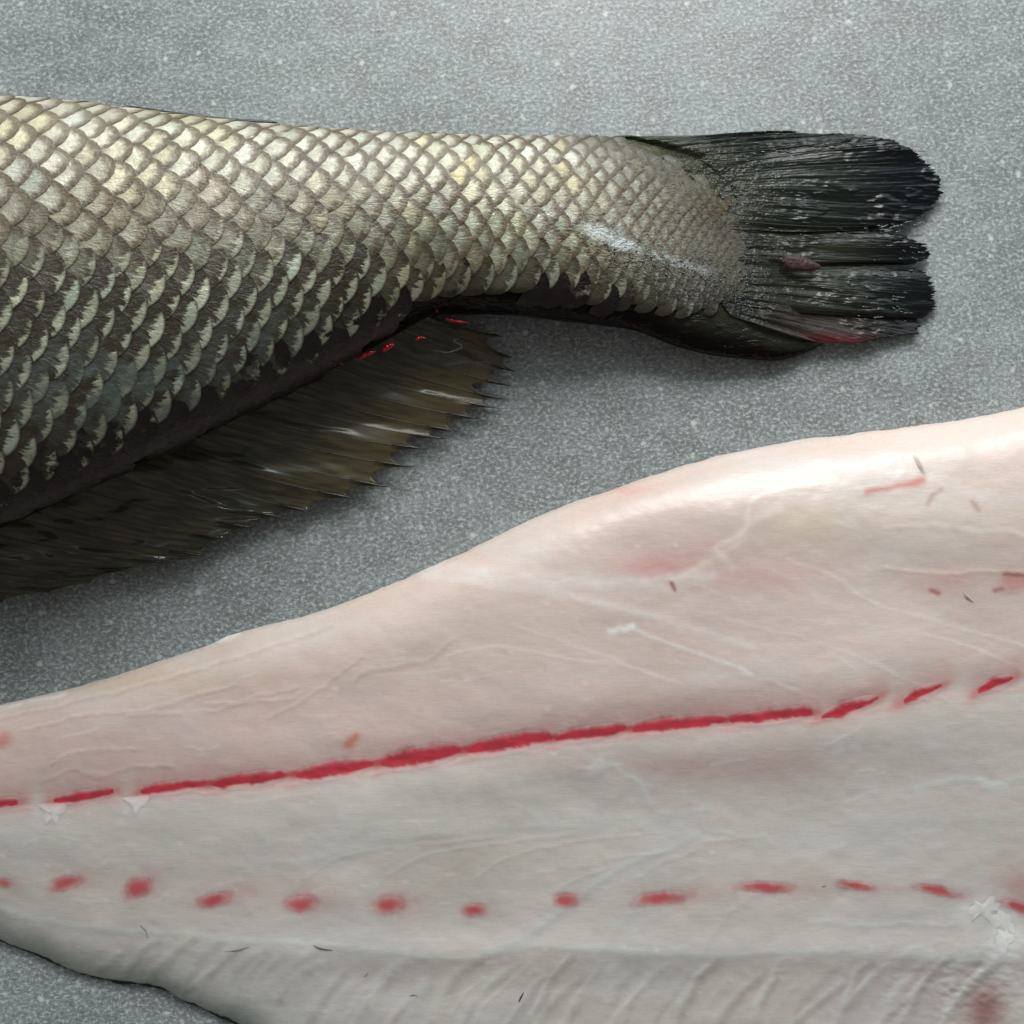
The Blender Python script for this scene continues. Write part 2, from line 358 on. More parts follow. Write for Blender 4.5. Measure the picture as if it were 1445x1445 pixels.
def dpoly(px, py, P):
    d = np.full(np.shape(px), 1e9)
    for a, b in zip(P[:-1], P[1:]):
        ab = b-a; L = (ab**2).sum()+1e-9; t = np.clip(((px-a[0])*ab[0]+(py-a[1])*ab[1])/L, 0, 1)
        d = np.minimum(d, np.hypot(px-a[0]-t*ab[0], py-a[1]-t*ab[1]))
    return d
FS = [f[::-1] for f in FS]
scales = []
for k in range(-26, 34):
    for nn in np.arange(.0, CU[-1], 1.0):
        cc = nn+(.5 if k % 2 else 0)+.0
        if cc > CU[-1]: continue
        x0 = float(np.interp(cc, CU, xf)); r = rowD(x0)*MPX*.95; p_ = float(pit(x0))
        if x0 < -60 or x0 > 1062: continue
        x0 += random.uniform(-.06, .06)*p_
        d0 = k*r+random.uniform(-.07, .07)*r+.25*MPX*.93*(np.hypot(min(x0-640, 0), 60)-60)*(1 if x0 < 640 else 0)
        ph = float(samp(PHG, np.array(x0), np.array(d0))[0])
        if d0 < DG[0]+.01 or ph < -12 or ph > 188: continue
        P0 = samp(TAB, np.array([x0]), np.array([d0])); qx, qy = proj(P0); qx = float(qx[0]); qy = float(qy[0])
        t = (qy-yt(x0))/(yb(x0)-yt(x0))
        # bare belly margin
        marg = np.interp(x0, [-60, 200, 400, 520, 560, 860, 900, 960, 1060], [46, 34, 30, 40, 84, 84, 60, 60, 62])
        if qy > yb(x0)-marg*.55+random.uniform(-7, 7): continue
        if x0 > 860 and qy > np.interp(x0, [860, 900, 950, 1000, 1060], [424, 428, 430, 430, 425]): continue
        if x0 > 850 and qy < np.interp(x0, [850, 900, 960, 1000, 1060], [188, 205, 222, 240, 262]): continue
        Lx = p_*random.uniform(1.0, 1.1); Wd = r*(1.24+.26*float(sst(0, 60, qy-LL(x0))))*random.uniform(.95, 1.06)
        rot = random.uniform(-.10, .10)+(.30*float(sst(-10, 80, qy-LL(x0)))-.22*float(sst(20, -90, qy-LL(x0))))*np.interp(x0, [0, 700, 900], [1, .8, .3])
        ly = lxy[:, 1]*Wd; lx = lxy[:, 0]*Lx
        s_, c_ = math.sin(rot), math.cos(rot); mpp = MPX*.93
        X = x0+(lx*c_-ly/mpp*s_); D = d0+(lx*mpp*s_+ly*c_)
        base = samp(TAB, X, D); nr = samp(NRM, X, D)
        rel = min(1.0, max(.42, p_/40))
        curl = random.uniform(.5, 1.5)
        lift = (.0004+.0006*lxy[:, 0]+.00022*(1-lxy[:, 1]**2)+.00016*curl*np.maximum(lxy[:, 0], 0)**3)*rel
        lift = lift+.00010*rel*np.sin(lxy[:, 1]*5+random.uniform(0, 6))
        V = base+nr*lift[:, None]
        # tint and zones
        g = random.gauss(0, 1.0); hue = fbm(np.array(qx), np.array(qy), 90, 5, 3)
        tint = np.array((197, 196, 181))+g*10
        if hue > .55: tint = tint+np.array((4, 0, -14))*min(1, (hue-.55)*5)
        if hue < .45 and qy < LL(x0)+20: tint = tint+np.array((3, -5, -4))*min(1, (.45-hue)*6)
        bz = math.exp(-((qy-LL(x0)+6)/34)**2)*float(sst(700, 350, qx)); tint = tint*(1-.22*bz)+np.array((4, -1, -6))*bz
        if qx < 160 and qy < 260: tint = tint+np.array((6, 2, 0))
        if qy > LL(x0)+20: tint = tint*.93+np.array((-4, 2, -4))
        if random.random() < .10: tint = tint+np.array((-8, -3, 0))
        if random.random() < .025 and qy < LL(x0): tint = tint+np.array((4, -2, -18))
        if x0 > 740: tint = tint*np.interp(x0, [600, 800, 900, 1000, 1060], [1, .93, .80, .72, .6])
        low = float(sst(-45, 95, qy-LL(x0)+random.uniform(-26, 26)))
        if x0 > 520: low = float(sst(30, 95, qy-LL(x0)+random.uniform(-14, 14)))*.9
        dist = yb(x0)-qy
        blood_shade = float(sst(125, 20, dist))*.98 if x0 < 560 else float(sst(75, 40, dist))*.9*float(sst(930, 860, x0))  # blood stain at the belly; further back, underside shade painted in
        film = .9*math.exp(-(((qx-120)/170)**2+((qy-545)/60)**2))+.5*math.exp(-(((qx-350)/80)**2+((qy-480)/60)**2))+.5*math.exp(-(((qx-560)/70)**2+((qy-330)/40)**2))
        film += .8*math.exp(-(((qx-530)/45)**2+((qy-450)/30)**2))
        dw = float(dpoly(np.array(qx), np.array(qy), white_line)); wht = math.exp(-(dw/13)**2)*float(sst(720, 860, qx))*.5
        wht += .7*math.exp(-(((qx-850)/34)**2+((qy-332)/14)**2))
        wet = min(1.0, math.exp(-(dw/34)**2)*float(sst(760, 880, qx))+math.exp(-(((qx-1010)/70)**2+((qy-275)/34)**2))+math.exp(-(((qx-1010)/60)**2+((qy-390)/30)**2)))
        xb_ = float(np.interp(qy, [190, 215, 240, 280, 330, 400, 430], [850, 905, 955, 1015, 1050, 1050, 1000]))
        dusk = 0
        if x0 > 780: dusk = float(sst(165, 15, xb_-x0))*random.uniform(.85, 1.0)
        if xb_-x0 < random.uniform(-4, 16): continue
        if x0 > 840: dusk = max(dusk, float(sst(60, 0, qy-yt(x0))*sst(830, 960, x0))*.9)
        if x0 > 860: dusk = max(dusk, float(sst(375, 425, qy))*.7)
        rv = random.random(); nv = len(lxy)
        vx, vy = proj(V); dv = dpoly(vx, vy, white_line)
        wht = np.exp(-(dv/12)**2)*sst(720, 860, vx)*.55+.75*np.exp(-(((vx-846)/22)**2+((vy-328)/11)**2))+.7*np.exp(-(((vx-880)/16)**2+((vy-344)/9)**2))
        wet = np.minimum(1.0, np.exp(-(dv/30)**2)*sst(740, 880, vx)+np.exp(-(((vx-1015)/60)**2+((vy-285)/26)**2))+np.exp(-(((vx-1010)/60)**2+((vy-392)/28)**2)))
        dusk = dusk*(1-.6*wet)
        V = V-nr*(.00055*rel*float(sst(60, 0, xb_-x0)))
        scales.append((p_*r/MPX*max(.15, math.sin(math.radians(max(ph, 3)))), V, dict(rnd=np.full(nv, rv), low=np.full(nv, low), blood_shade=np.full(nv, blood_shade), film=np.full(nv, film), white=wht, wet=wet, dusk=dusk*.78, tint=np.tile(lin(np.clip(tint, 0, 255)), (nv, 1))), qx))
vis = [s for s in scales]
vis.sort(key=lambda s: -s[0]*(1 if s[3] > -10 else .01))
print('scales', len(vis))
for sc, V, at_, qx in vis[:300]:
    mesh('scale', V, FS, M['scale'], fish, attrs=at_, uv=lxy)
Vs = []; Fs = []; As = {k: [] for k in vis[0][2]}; nv = len(lxy)
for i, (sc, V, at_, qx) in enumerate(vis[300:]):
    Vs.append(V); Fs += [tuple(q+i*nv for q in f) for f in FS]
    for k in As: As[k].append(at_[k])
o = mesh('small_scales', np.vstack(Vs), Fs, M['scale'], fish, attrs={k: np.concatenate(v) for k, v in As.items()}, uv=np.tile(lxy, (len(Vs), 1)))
o['kind'] = 'stuff'; o['label'] = 'small crowded scales towards the tail'

# ------------------------------------------------------------------ tail fin
def hb(px): return hh(np.clip(px, -140, 1160))
def lobe(base, tips, nr, zoff, tints, name='fin_lobe', ragged=.004, parent=None, sag=0.0):
    b = smooth_poly(base, 12); tp = smooth_poly(tips, 12)
    def rs(P, t):
        s = np.concatenate([[0], np.cumsum(np.hypot(*np.diff(P, axis=0).T))]); s /= s[-1]
        return np.stack([np.interp(t, s, P[:, 0]), np.interp(t, s, P[:, 1])], -1)
    sub = 4; nv = nr*sub+1; v = np.linspace(0, 1, nv); B = rs(b, v); T = rs(tp, v)
    rag = rng.normal(0, 1, nr+1); rg = np.interp(np.arange(nv)/sub, np.arange(nr+1), rag)*ragged
    rg = rg-np.abs(((np.arange(nv)/sub) % 1)-.5)*-.0
    nu = 70; u = np.linspace(0, 1, nu)[:, None]; rg = rg+rng.normal(0, .009, nv); ue = u*(1+rg[None]*sst(.5, 1, u))
    # gentle curve of the rays
    mid = (B+T)/2+np.stack([0*v, (v-.5)*6], -1)
    px = (1-ue)**2*B[None, :, 0]+2*ue*(1-ue)*mid[None, :, 0]+ue**2*T[None, :, 0]
    py = (1-ue)**2*B[None, :, 1]+2*ue*(1-ue)*mid[None, :, 1]+ue**2*T[None, :, 1]
    py = py+1.2*np.sin(px/37+v*9)
    rip = np.abs(np.sin(np.pi*v*nr))
    rip2 = np.sin(2*np.pi*v*nr*.23+1)*.5+np.sin(2*np.pi*v*nr*.11)*.7
    zs = np.interp(px, [850, 950, 1000, 1080, 1200, 1330], [.019, .0165, .0155, .0105, .0065, .0035])
    edge = sst(0, .10, v)*sst(1, .90, v)
    z = zs+zoff+.00005*rip*np.clip(u*3, 0, 1)+.0002*rip2*np.clip(u*2, 0, 1)+.0012*np.sin(px/70+v*5)*u-.0012*(1-edge[None])
    z = z-.006*sst(.25, .0, u)       # roots sink into the tail root
    mdy = (yt(px)+yb(px))/2; hdy = (yb(px)-yt(px))/2+.5; ss = np.clip(1-((py-mdy)/hdy)**2, 0, 1)
    zb = hb(px)*.5*(1+ss**.46); zb = np.where((px < 1162) & (ss > 0), zb, 0)
    z = np.maximum(z-.0005, zb+.00012+.0010*sst(.10, .34, u)+.00004*rip*u+.00035*rip2*sst(.05, .3, u))+.0
    z = np.maximum(z, .0012)
    P = at(px, py, z)
    f = px.copy(); c = np.zeros(px.shape+(3,))
    ca, cb, cc = [lin(q) for q in tints]
    a1 = sst(.0, .5, u)[..., None]; a2 = sst(1165, 1270, px)[..., None]
    c = ca*(1-a1)+cb*a1; c = c*(1-a2)+cc*a2
    nzz = fbm(px, py, 40, 3, 3, 5.0)[..., None]; c = c*(.6+.8*nzz)
    br = np.exp(-(((px-1175)/45)**2+((py-482)/10)**2))[..., None]*.9; c = c*(1-br)+lin((110, 24, 32))*br
    F = gridF(nu, nv)
    o = mesh(name, P.reshape(-1, 3), F, M['tail'], parent, attrs={'tint': c.reshape(-1, 3)}, uv=np.stack([np.broadcast_to(v*nr, px.shape).ravel(), u.repeat(nv, 1).ravel()*1.5], -1))
    md = o.modifiers.new('thickness', 'SOLIDIFY'); md.thickness = .0007; md.offset = -1
    return o, P, sub
tail = empty('tail_fin', (0, 0, 0), '', ''); del tail['category']; del tail['label']; tail.parent = fish
G, Ol, Bk = (84, 88, 64), (26, 34, 26), (9, 15, 20)
L1 = lobe([(850, 196), (890, 208), (935, 236), (970, 275), (975, 322)], [(1070, 188), (1130, 187), (1200, 190), (1260, 198), (1292, 214), (1316, 240), (1327, 263), (1322, 285), (1300, 305), (1268, 317), (1225, 326)], 56, .0012, (G, Ol, Bk), parent=tail)
L2 = lobe([(975, 312), (985, 366)], [(1222, 330), (1268, 331), (1298, 342), (1312, 356), (1306, 367), (1280, 375)], 22, .0004, ((38, 42, 32), (46, 50, 34), (12, 19, 22)), parent=tail)
L3 = lobe([(985, 358), (995, 425)], [(1276, 377), (1303, 384), (1315, 400), (1318, 424), (1314, 441), (1290, 454)], 26, .0, ((34, 38, 31), (44, 48, 33), (14, 20, 22)), parent=tail)
L4 = lobe([(1008, 410), (1030, 445)], [(1296, 452), (1300, 462), (1286, 471), (1240, 478), (1166, 485)], 18, -.0012, ((36, 40, 34), (58, 50, 42), (32, 32, 31)), parent=tail, ragged=.02)
# principal rays as raised cords on the lobes
for (o, P, sub), step in ((L1, 5), (L2, 4), (L3, 4), (L4, 5)):
    for c in range(step*sub//2, P.shape[1]-2, step*sub):
        Q = P[14:64:3, c]+np.array([0, 0, -.00012]); V, F = tube(Q, np.linspace(.00026, .00016, len(Q)), 6)
        mesh('fin_ray', V, F, M['ray'], tail)

# ------------------------------------------------------------------ anal fin
anal = empty('anal_fin', (0, 0, 0), '', ''); del anal['category']; del anal['label']; anal.parent = fish
AR = [((610, 450), (704, 474)), ((598, 454), (722, 505)), ((568, 468), (726, 524)), ((530, 487), (723, 545)), ((500, 502), (709, 563)), ((470, 518), (701, 576)),
      ((440, 534), (677, 591)), ((408, 550), (647, 609)), ((376, 566), (626, 619)), ((344, 583), (604, 634)), ((312, 599), (582, 659)), ((278, 616), (546, 687)),
      ((240, 634), (498, 703)), ((200, 654), (440, 722)), ((160, 673), (400, 730)), ((118, 692), (354, 744)), ((74, 712), (318, 760)), ((30, 732), (290, 784)),
      ((-16, 752), (236, 794)), ((-62, 772), (180, 805)), ((-104, 790), (130, 822)), ((-130, 802), (70, 836)), ((-140, 806), (4, 850)), ((-146, 810), (-60, 862)), ((-150, 812), (-120, 872))]
AR = [(np.array(a, float), np.array(b, float)) for a, b in AR]
def fin_ray_pt(i, u):
    i0 = np.clip(np.floor(i).astype(int), 0, len(AR)-2); f = (i-i0)
    A = np.array([a for a, b in AR]); B = np.array([b for a, b in AR])
    b0 = A[i0]*(1-f)[..., None]+A[i0+1]*f[..., None]; t0 = B[i0]*(1-f)[..., None]+B[i0+1]*f[..., None]
    c = b0*.5+t0*.5+np.array([8, 7.])
    c = b0*.5+t0*.5+np.stack([0*i, .045*(t0-b0)[..., 0]], -1)
    u_ = u[..., None]
    q = (1-u_)**2*b0+2*u_*(1-u_)*c+u_**2*t0
    zb = hh(np.clip(b0[..., 0], -140, 1100))*.22+.003
    zt = np.interp(b0[..., 0], [-150, 200, 620], [.011, .007, .004])
    z = zb*(1-u)**1.5+zt*(1-(1-u)**1.5)
    z = z+.0008*np.sin(i*2.1+u*3)*u*(1-u)*3
    return q[..., 0], q[..., 1], z
sub = 10; ni = (len(AR)-1)*sub+1; iv = np.arange(ni)/sub; uu = np.linspace(-.06, 1, 60)
fr = iv % 1
rec = np.interp(iv, [0, 4, 9, 14, 24], [.20, .16, .13, .08, .05])
ext = 1-rec*np.clip(np.sin(np.pi*fr), 0, 1)**.55*(.4+1.3*vnoise(np.floor(iv)*3.3, np.floor(iv)*1.7, 4))
U = np.where(uu[:, None] < 0, uu[:, None], uu[:, None]*ext[None]); I = np.broadcast_to(iv, U.shape)
px, py, z = fin_ray_pt(I, U)
z = z-.00025*np.abs(np.sin(np.pi*I))*np.clip(U, 0, 1)
P = at(px, py, z)
c = np.zeros(px.shape+(3,)); c[:] = lin((56, 57, 47))
a = sst(.25, .8, U)[..., None]*sst(330, 620, px)[..., None]; c = c*(1-a)+lin((96, 84, 60))*a
tipd = (sst(.93, 1.0, U/1.0)*sst(.25, .0, np.minimum(fr, 1-fr))[None])[..., None]; c = c*(1-tipd)+lin((14, 12, 10))*tipd
alpha = 1-.42*sst(.45, 1, U)*sst(360, 640, px)-.12*sst(.5, 1, U)
mb = mesh('membrane', P.reshape(-1, 3), gridF(len(uu), ni), M['anal'], anal, attrs={'tint': c.reshape(-1, 3), 'alpha': alpha.ravel()}, uv=np.stack([I.ravel(), (U*3).ravel()], -1))
mb.modifiers.new('thickness', 'SOLIDIFY').thickness = .0004
for i in range(len(AR)):
    u = np.linspace(.0, 1.0, 26); X, Y, Z = fin_ray_pt(np.full(26, float(i)), u)
    e = random.uniform(-2, 3)*np.maximum(u-.8, 0)/.2; X = X+e; Y = Y+e*.1
    V, F = tube(at(X, Y, Z-.00016), np.interp(u, [0, .7, .93, 1], [.00028, .00026, .0003, .00006]), 6)
    mesh('fin_ray', V, F, M['ray'], anal)
    if i < 20:
        u = np.linspace(.80, 1.0, 8); X, Y, Z = fin_ray_pt(np.full(8, float(i)), u); e = random.uniform(-3, 4)*(u-.8)/.2
        V, F = tube(at(X+e, Y+e*.15, Z+.0006), np.interp(u, [.8, .9, 1], [.0001, .0006, .00008]), 6)
        mesh('fin_tip', V, F, M['spine'], anal)

# dorsal fin sliver lying along the back
q = smooth_poly([(178, 149), (230, 157), (290, 165), (340, 170), (392, 173)], 8)
V = []; t = np.linspace(0, 1, len(q)); wdt = np.interp(t, [0, .2, .8, .96, 1], [.6, 1.8, 2.6, 2.6, .3])
for k in range(len(q)):
    h = float(hh(q[k, 0])*.5)+.004
    V += [at(q[k, 0], q[k, 1]-wdt[k], h-.001), at(q[k, 0], q[k, 1]-.3*wdt[k], h+.0014), at(q[k, 0], q[k, 1]+wdt[k], h+.0006), at(q[k, 0], q[k, 1]+wdt[k]*.3, h-.003)]
F = [(k*4+j, k*4+(j+1) % 4, k*4+4+(j+1) % 4, k*4+4+j) for k in range(len(q)-1) for j in range(4)]+[(3, 2, 1, 0), tuple(len(V)-4+j for j in range(4))]
mesh('dorsal_fin', np.array(V), F, M['dorsal'], fish)

# red glossy tubes put in for wet reflections along the belly seam
def strand(name, pts, zr, rad, mat, parent, lab=None):
    q = smooth_poly(pts, 6); z = np.interp(np.arange(len(q)), [0, len(q)-1], zr) if isinstance(zr, tuple) else zr
    n = len(q); R = rad*np.interp(np.linspace(0, 1, n), [0, .2, .8, 1], [.3, 1, .9, .3])*(1+.3*np.sin(np.arange(n)*1.7))
    V, F = tube(at(q[:, 0], q[:, 1], z), R, 8); o = mesh(name, V, F, mat, parent)
    if lab: o['label'] = lab
    return o
for pts, r in (([(507, 506), (516, 500), (530, 496)], .0009), ([(540, 496), (548, 489), (556, 486)], .0012), ([(602, 438), (611, 430), (618, 441)], .0007),
               ([(627, 449), (640, 453), (660, 455)], .0006), ([(586, 480), (592, 477), (600, 477)], .0006), ([(470, 517), (478, 512), (484, 514)], .0006)):
    zz = float(hh(pts[0][0])*.5+.003); strand('red_glint', pts, zz, r, M['glint_red'], fish)
strand('pale_glint', [(612, 494), (630, 497), (646, 493), (652, 488), (640, 481), (648, 478)], .0135, .00016, M['glint_pale'], fish)  # pale tube standing in for a wet highlight

# glossy domes added on the wet tail to make glints of the window
n_ = NT('glint_dome_gloss'); wm = n_.out(Base_Color=(.02, .028, .028), Roughness=.05, Specular_IOR_Level=1.0, Coat_Weight=1.0, Coat_Roughness=.03)
def tail_z(px, py, u_=.5):
    mdy = (yt(px)+yb(px))/2; hdy = (yb(px)-yt(px))/2+.5; ss = max(0.0, 1-((py-mdy)/hdy)**2)
    zb = float(hb(px))*.5*(1+ss**.46) if px < 1162 and ss > 0 else 0
    zs = float(np.interp(px, [850, 950, 1000, 1080, 1200, 1330], [.019, .0165, .0155, .0105, .0065, .0035]))
    return max(zb+.0006, zs+.0004)
Vd = []; Fd = []
def glint_dome(px, py, a, b, an, hgt):
    z0 = tail_z(px, py); o0 = len(Vd); X0 = []
    for rr, hh_ in ((1, -.25), (.72, .5), (.38, .87)):
        for k in range(8):
            t = k*math.pi/4; x = a*rr*math.cos(t); y = b*rr*math.sin(t)
            Vd.append(at(px+x*math.cos(an)-y*math.sin(an), py+x*math.sin(an)+y*math.cos(an)+math.sin(x*.8)*.5, z0+hgt*hh_))
    Vd.append(at(px, py, z0+hgt))
    for q in range(2):
        for k in range(8): Fd.append((o0+q*8+k, o0+q*8+8+k, o0+q*8+8+(k+1) % 8, o0+q*8+(k+1) % 8)[::-1])
    for k in range(8): Fd.append((o0+16+k, o0+24, o0+16+(k+1) % 8)[::-1])
def scatter(n, cx, cy, sx, sy, an, lmin, lmax, wmax, th=.6):
    for _ in range(n):
        q = random.gauss(0, 1)*sx; e = random.gauss(0, 1)*sy; x = cx+q*math.cos(an)-e*math.sin(an); y = cy+q*math.sin(an)+e*math.cos(an)
        if x > 1300 or y < 196: continue
        w_ = 1.35*random.uniform(.5, wmax); glint_dome(x, y, random.uniform(lmin, lmax), w_, an+random.gauss(0, th), w_*MPX*.9)
scatter(75, 1040, 272, 30, 13, .35, .8, 3.2, 1.5, .9)
scatter(26, 990, 300, 26, 12, .3, .8, 3.0, 1.4, .9)
scatter(60, 905, 352, 48, 11, .36, .8, 3.0, 1.4, .8)
scatter(55, 1005, 388, 26, 14, .3, .8, 3.2, 1.5, .9)
scatter(40, 1075, 440, 38, 9, .45, .6, 2.2, 1.1, .8)
scatter(34, 1140, 222, 60, 16, .0, 2, 10, .8, .06)
scatter(40, 1240, 262, 45, 26, .03, 2, 11, .7, .05)
scatter(24, 1130, 330, 60, 22, .03, 1.5, 7, .8, .10)
scatter(46, 1255, 405, 38, 26, .03, 1.5, 8, .7, .06)
scatter(22, 1290, 345, 14, 9, .03, 1.5, 6, .7, .05)
scatter(20, 1270, 318, 22, 4, -.22, 2, 9, .9, .1)
dr = mesh('glint_domes', np.array(Vd), Fd, wm, fish); dr['kind'] = 'stuff'

# torn red patch on the tail fin
def blob(name, cx, cy, a, b, ang, z0, ht, mat, parent, seed=0, n=20, rr=5, zf=None):
    V = []; uvs = []
    for r in range(rr+1):
        for k in range(n):
            t = 2*np.pi*k/n; q = r/rr; irr = 1+.30*(vnoise(np.array(3*math.cos(t)+seed*7.3), np.array(3*math.sin(t)+seed), 9)-.5)*2
            x = a*q*math.cos(t)*irr; y = b*q*math.sin(t)*irr
            X = cx+x*math.cos(ang)-y*math.sin(ang); Y = cy+x*math.sin(ang)+y*math.cos(ang)
            zb = z0 if zf is None else float(zf(np.array([X]), np.array([Y]))[0])+z0
            V.append(at(X, Y, zb+ht*(1-q*q)+.25*ht*(vnoise(np.array(X/3.), np.array(Y/3.), seed)-.5)*(1-q)-(.0004 if r == rr else 0)))
    F = [(r*n+k, r*n+(k+1) % n, (r+1)*n+(k+1) % n, (r+1)*n+k) for r in range(1, rr) for k in range(n)]+[tuple(n+k for k in range(n))[::-1]]
    return mesh(name, np.array(V), F, mat, parent)
o = blob('loose_skin', 1126, 371, 27, 11, .18, .0122, .0005, M['lint'], fish, 3); o['label'] = 'small reddish shred lying on the tail fin'

# ------------------------------------------------------------------ fillet
fillet = empty('fish_fillet', tuple(at(900, 1050, 0)), 'raw pale pink fish fillet with a red midline, lying cut side up', 'fillet')
TOP = spl([(-80, 1016), (0, 994), (60, 981), (120, 966), (200, 941), (290, 912), (330, 894), (400, 876), (430, 869), (500, 845), (560, 821), (600, 803), (640, 786), (700, 757), (760, 729), (820, 705), (880, 685), (940, 665), (1000, 647), (1050, 635), (1118, 623), (1200, 612), (1300, 600), (1360, 592), (1445, 575), (1560, 552)])
BOT = spl([(-80, 1288), (0, 1326), (60, 1350), (110, 1372), (160, 1384), (220, 1392), (260, 1412), (310, 1434), (345, 1450), (420, 1500), (520, 1540), (700, 1570), (1560, 1600)])
MID = spl([(-80, 1146), (0, 1135), (120, 1124), (250, 1111), (350, 1101), (470, 1087), (590, 1069), (720, 1049), (830, 1035), (960, 1022), (1090, 1011), (1200, 1000), (1300, 978), (1410, 965), (1560, 950)])
SP = [(5, 1247, 12, 6, 0), (92, 1247, 21, 9, -.2), (195, 1254, 18, 12, -.5), (302, 1270, 22, 9, -.2), (425, 1275, 21, 11, -.05), (548, 1277, 20, 12, -.1), (668, 1285, 15, 9, 0),
      (797, 1271, 15, 9, -.1), (932, 1268, 36, 9, -.12), (1080, 1252, 34, 7, .03), (1207, 1250, 24, 6, .08), (1322, 1257, 28, 6, .2), (1437, 1280, 22, 7, .3)]
SG = [(-34, 28, 10), (76, 158, 11), (196, 290, 12), (300, 402, 14), (418, 525, 17), (536, 650, 19), (657, 778, 18), (783, 882, 14), (892, 1024, 14), (1031, 1148, 14), (1158, 1240, 13), (1274, 1328, 12), (1381, 1430, 12)]
ST_ = []   # pale connective lines: pts, width, colour, strength, relief(mm)
FLAPW = 1
W_ = (236, 230, 226); W2 = (222, 222, 216); PK = (206, 140, 136)
def stk(pts, wd, col=W2, s=.5, dz=.15): ST_.append((smooth_poly(pts, 5), wd, lin(col), s, dz))
for (x0, x1, wd) in SG:
    xs = np.linspace(x0-14, x1+16, 8); stk([(x, float(MID(x))+wd*.62+2.5+1.5*math.sin(x/9.)) for x in xs], 3.2, (232, 196, 190), .55, .35)
for x0, x1 in ((-60, 500), (420, 860), (800, 1180)):
    stk([(x, float(MID(x))+17+3*math.sin(x/40.)) for x in np.linspace(x0, x1, 9)], 5, (222, 204, 200), .25, .2)
stk([(500, 790), (620, 800), (720, 816), (830, 822), (930, 820), (1000, 812)], 11, W_, .50, .5)
stk([(600, 812), (700, 828), (790, 838), (860, 856), (960, 882), (1060, 915)], 7, W_, .35, .4)
stk([(880, 892), (895, 890), (930, 903), (990, 925), (1060, 950)], 3, W_, .6, .3)
stk([(862, 892), (880, 888), (892, 886)], 5, (244, 242, 240), .7, .4)
stk([(950, 820), (1010, 790), (1040, 770), (1062, 740), (1100, 720)], 7, (236, 222, 212), .45, .6)
stk([(1030, 800), (1010, 775), (1050, 750), (1060, 712), (1110, 690), (1180, 678)], 5, (240, 226, 214), .35, .5)
stk([(1110, 790), (1180, 815), (1220, 845), (1300, 870), (1445, 912)], 3, W_, .3, .2)
stk([(1045, 880), (1130, 900), (1240, 940), (1340, 990)], 2.5, W_, .28, .2)
stk([(1045, 950), (1100, 965), (1150, 985)], 2.5, W_, .3, .2)
stk([(1300, 893), (1345, 905), (1400, 925), (1450, 950)], 2.5, W_, .4, .2)
stk([(630, 926), (660, 917), (720, 914), (800, 930), (880, 938), (960, 965)], 2.5, W_, .3, .2)
stk([(720, 880), (850, 925), (890, 940)], 2.5, W_, .22, .2)
stk([(1040, 640), (1120, 645), (1220, 660), (1310, 680), (1400, 705), (1445, 700)], 9, (226, 212, 214), .22, .3)
stk([(1250, 745), (1330, 742), (1380, 750), (1420, 748), (1450, 758)], 4, (238, 228, 218), .45, .4)
stk([(1250, 800), (1330, 808), (1390, 806), (1445, 808)], 3, (238, 220, 208), .5, .6)
stk([(1258, 650), (1275, 660), (1265, 672)], 9, (232, 220, 214), .5, .4)
for a in ([(0, 1010), (90, 992), (190, 968), (300, 936), (400, 905), (470, 880)], [(30, 1030), (110, 1010), (200, 1002), (260, 985), (330, 965)],
          [(180, 1010), (230, 1004), (300, 1002), (350, 985), (420, 968)], [(290, 993), (350, 990), (400, 985), (415, 983)], [(60, 1100), (100, 1085), (140, 1095), (190, 1080), (240, 1080)],
          [(70, 1075), (110, 1060), (190, 1055)], [(500, 960), (520, 945), (600, 930), (640, 900)], [(380, 1010), (430, 985), (480, 950), (510, 925)]):
    stk(a, 2.6, (236, 216, 206), .30, .14); stk([(x+1, y+5) for x, y in a], 3, (150, 122, 118), .16, -.06)
stk([(290, 908), (310, 902), (335, 893)], 5, (248, 246, 242), .8, .2); stk([(0, 999), (40, 990), (90, 980)], 3, (246, 242, 238), .5, .2)
# flank: broad pale streaks and W-shaped septa
stk([(0, 1180), (120, 1188), (230, 1196), (330, 1192), (450, 1184), (600, 1166), (760, 1150), (900, 1158)], 16, (216, 215, 207), .35, .5)
stk([(330, 1222), (420, 1215), (500, 1202), (560, 1182), (680, 1172), (800, 1166)], 7, (204, 206, 198), .5, .4)
for x0, y0, x1 in ((430, 1240, 640), (548, 1238, 740), (672, 1238, 830), (780, 1262, 880), (900, 1240, 1010)):
    stk([(x0, y0), (x0+30, y0-20), (x0+80, y0-38), (x1-20, y0-50), (x1+70, y0-60)], 3, (206, 204, 194), .5, .4)
stk([(690, 1345), (740, 1325), (790, 1290), (825, 1262), (880, 1222), (930, 1205), (985, 1180)], 6, (202, 206, 200), .6, .6)
stk([(840, 1352), (870, 1315), (905, 1268)], 5, (202, 204, 198), .35, .4); stk([(990, 1345), (1030, 1290), (1062, 1262)], 4, (198, 198, 190), .3, .4)
stk([(860, 1078), (900, 1105), (920, 1140), (950, 1152), (1000, 1140)], 5, (204, 208, 204), .5, .4)
stk([(850, 1080), (835, 1090), (845, 1075)], 8, (212, 212, 210), .5, .5); stk([(990, 1145), (995, 1170), (1030, 1175)], 4, (208, 212, 208), .4, .4)
stk([(800, 1170), (900, 1160), (1000, 1175), (1100, 1185), (1220, 1170), (1330, 1155), (1445, 1150)], 14, (208, 211, 205), .30, .3)
stk([(1160, 1138), (1200, 1128), (1230, 1118)], 2.5, W2, .3, .2)
stk([(1290, 1112), (1340, 1102), (1385, 1100), (1400, 1108), (1445, 1098)], 5, (206, 214, 206), .6, .5); stk([(1385, 1104), (1395, 1112), (1420, 1112)], 6, (214, 218, 212), .5, .5)
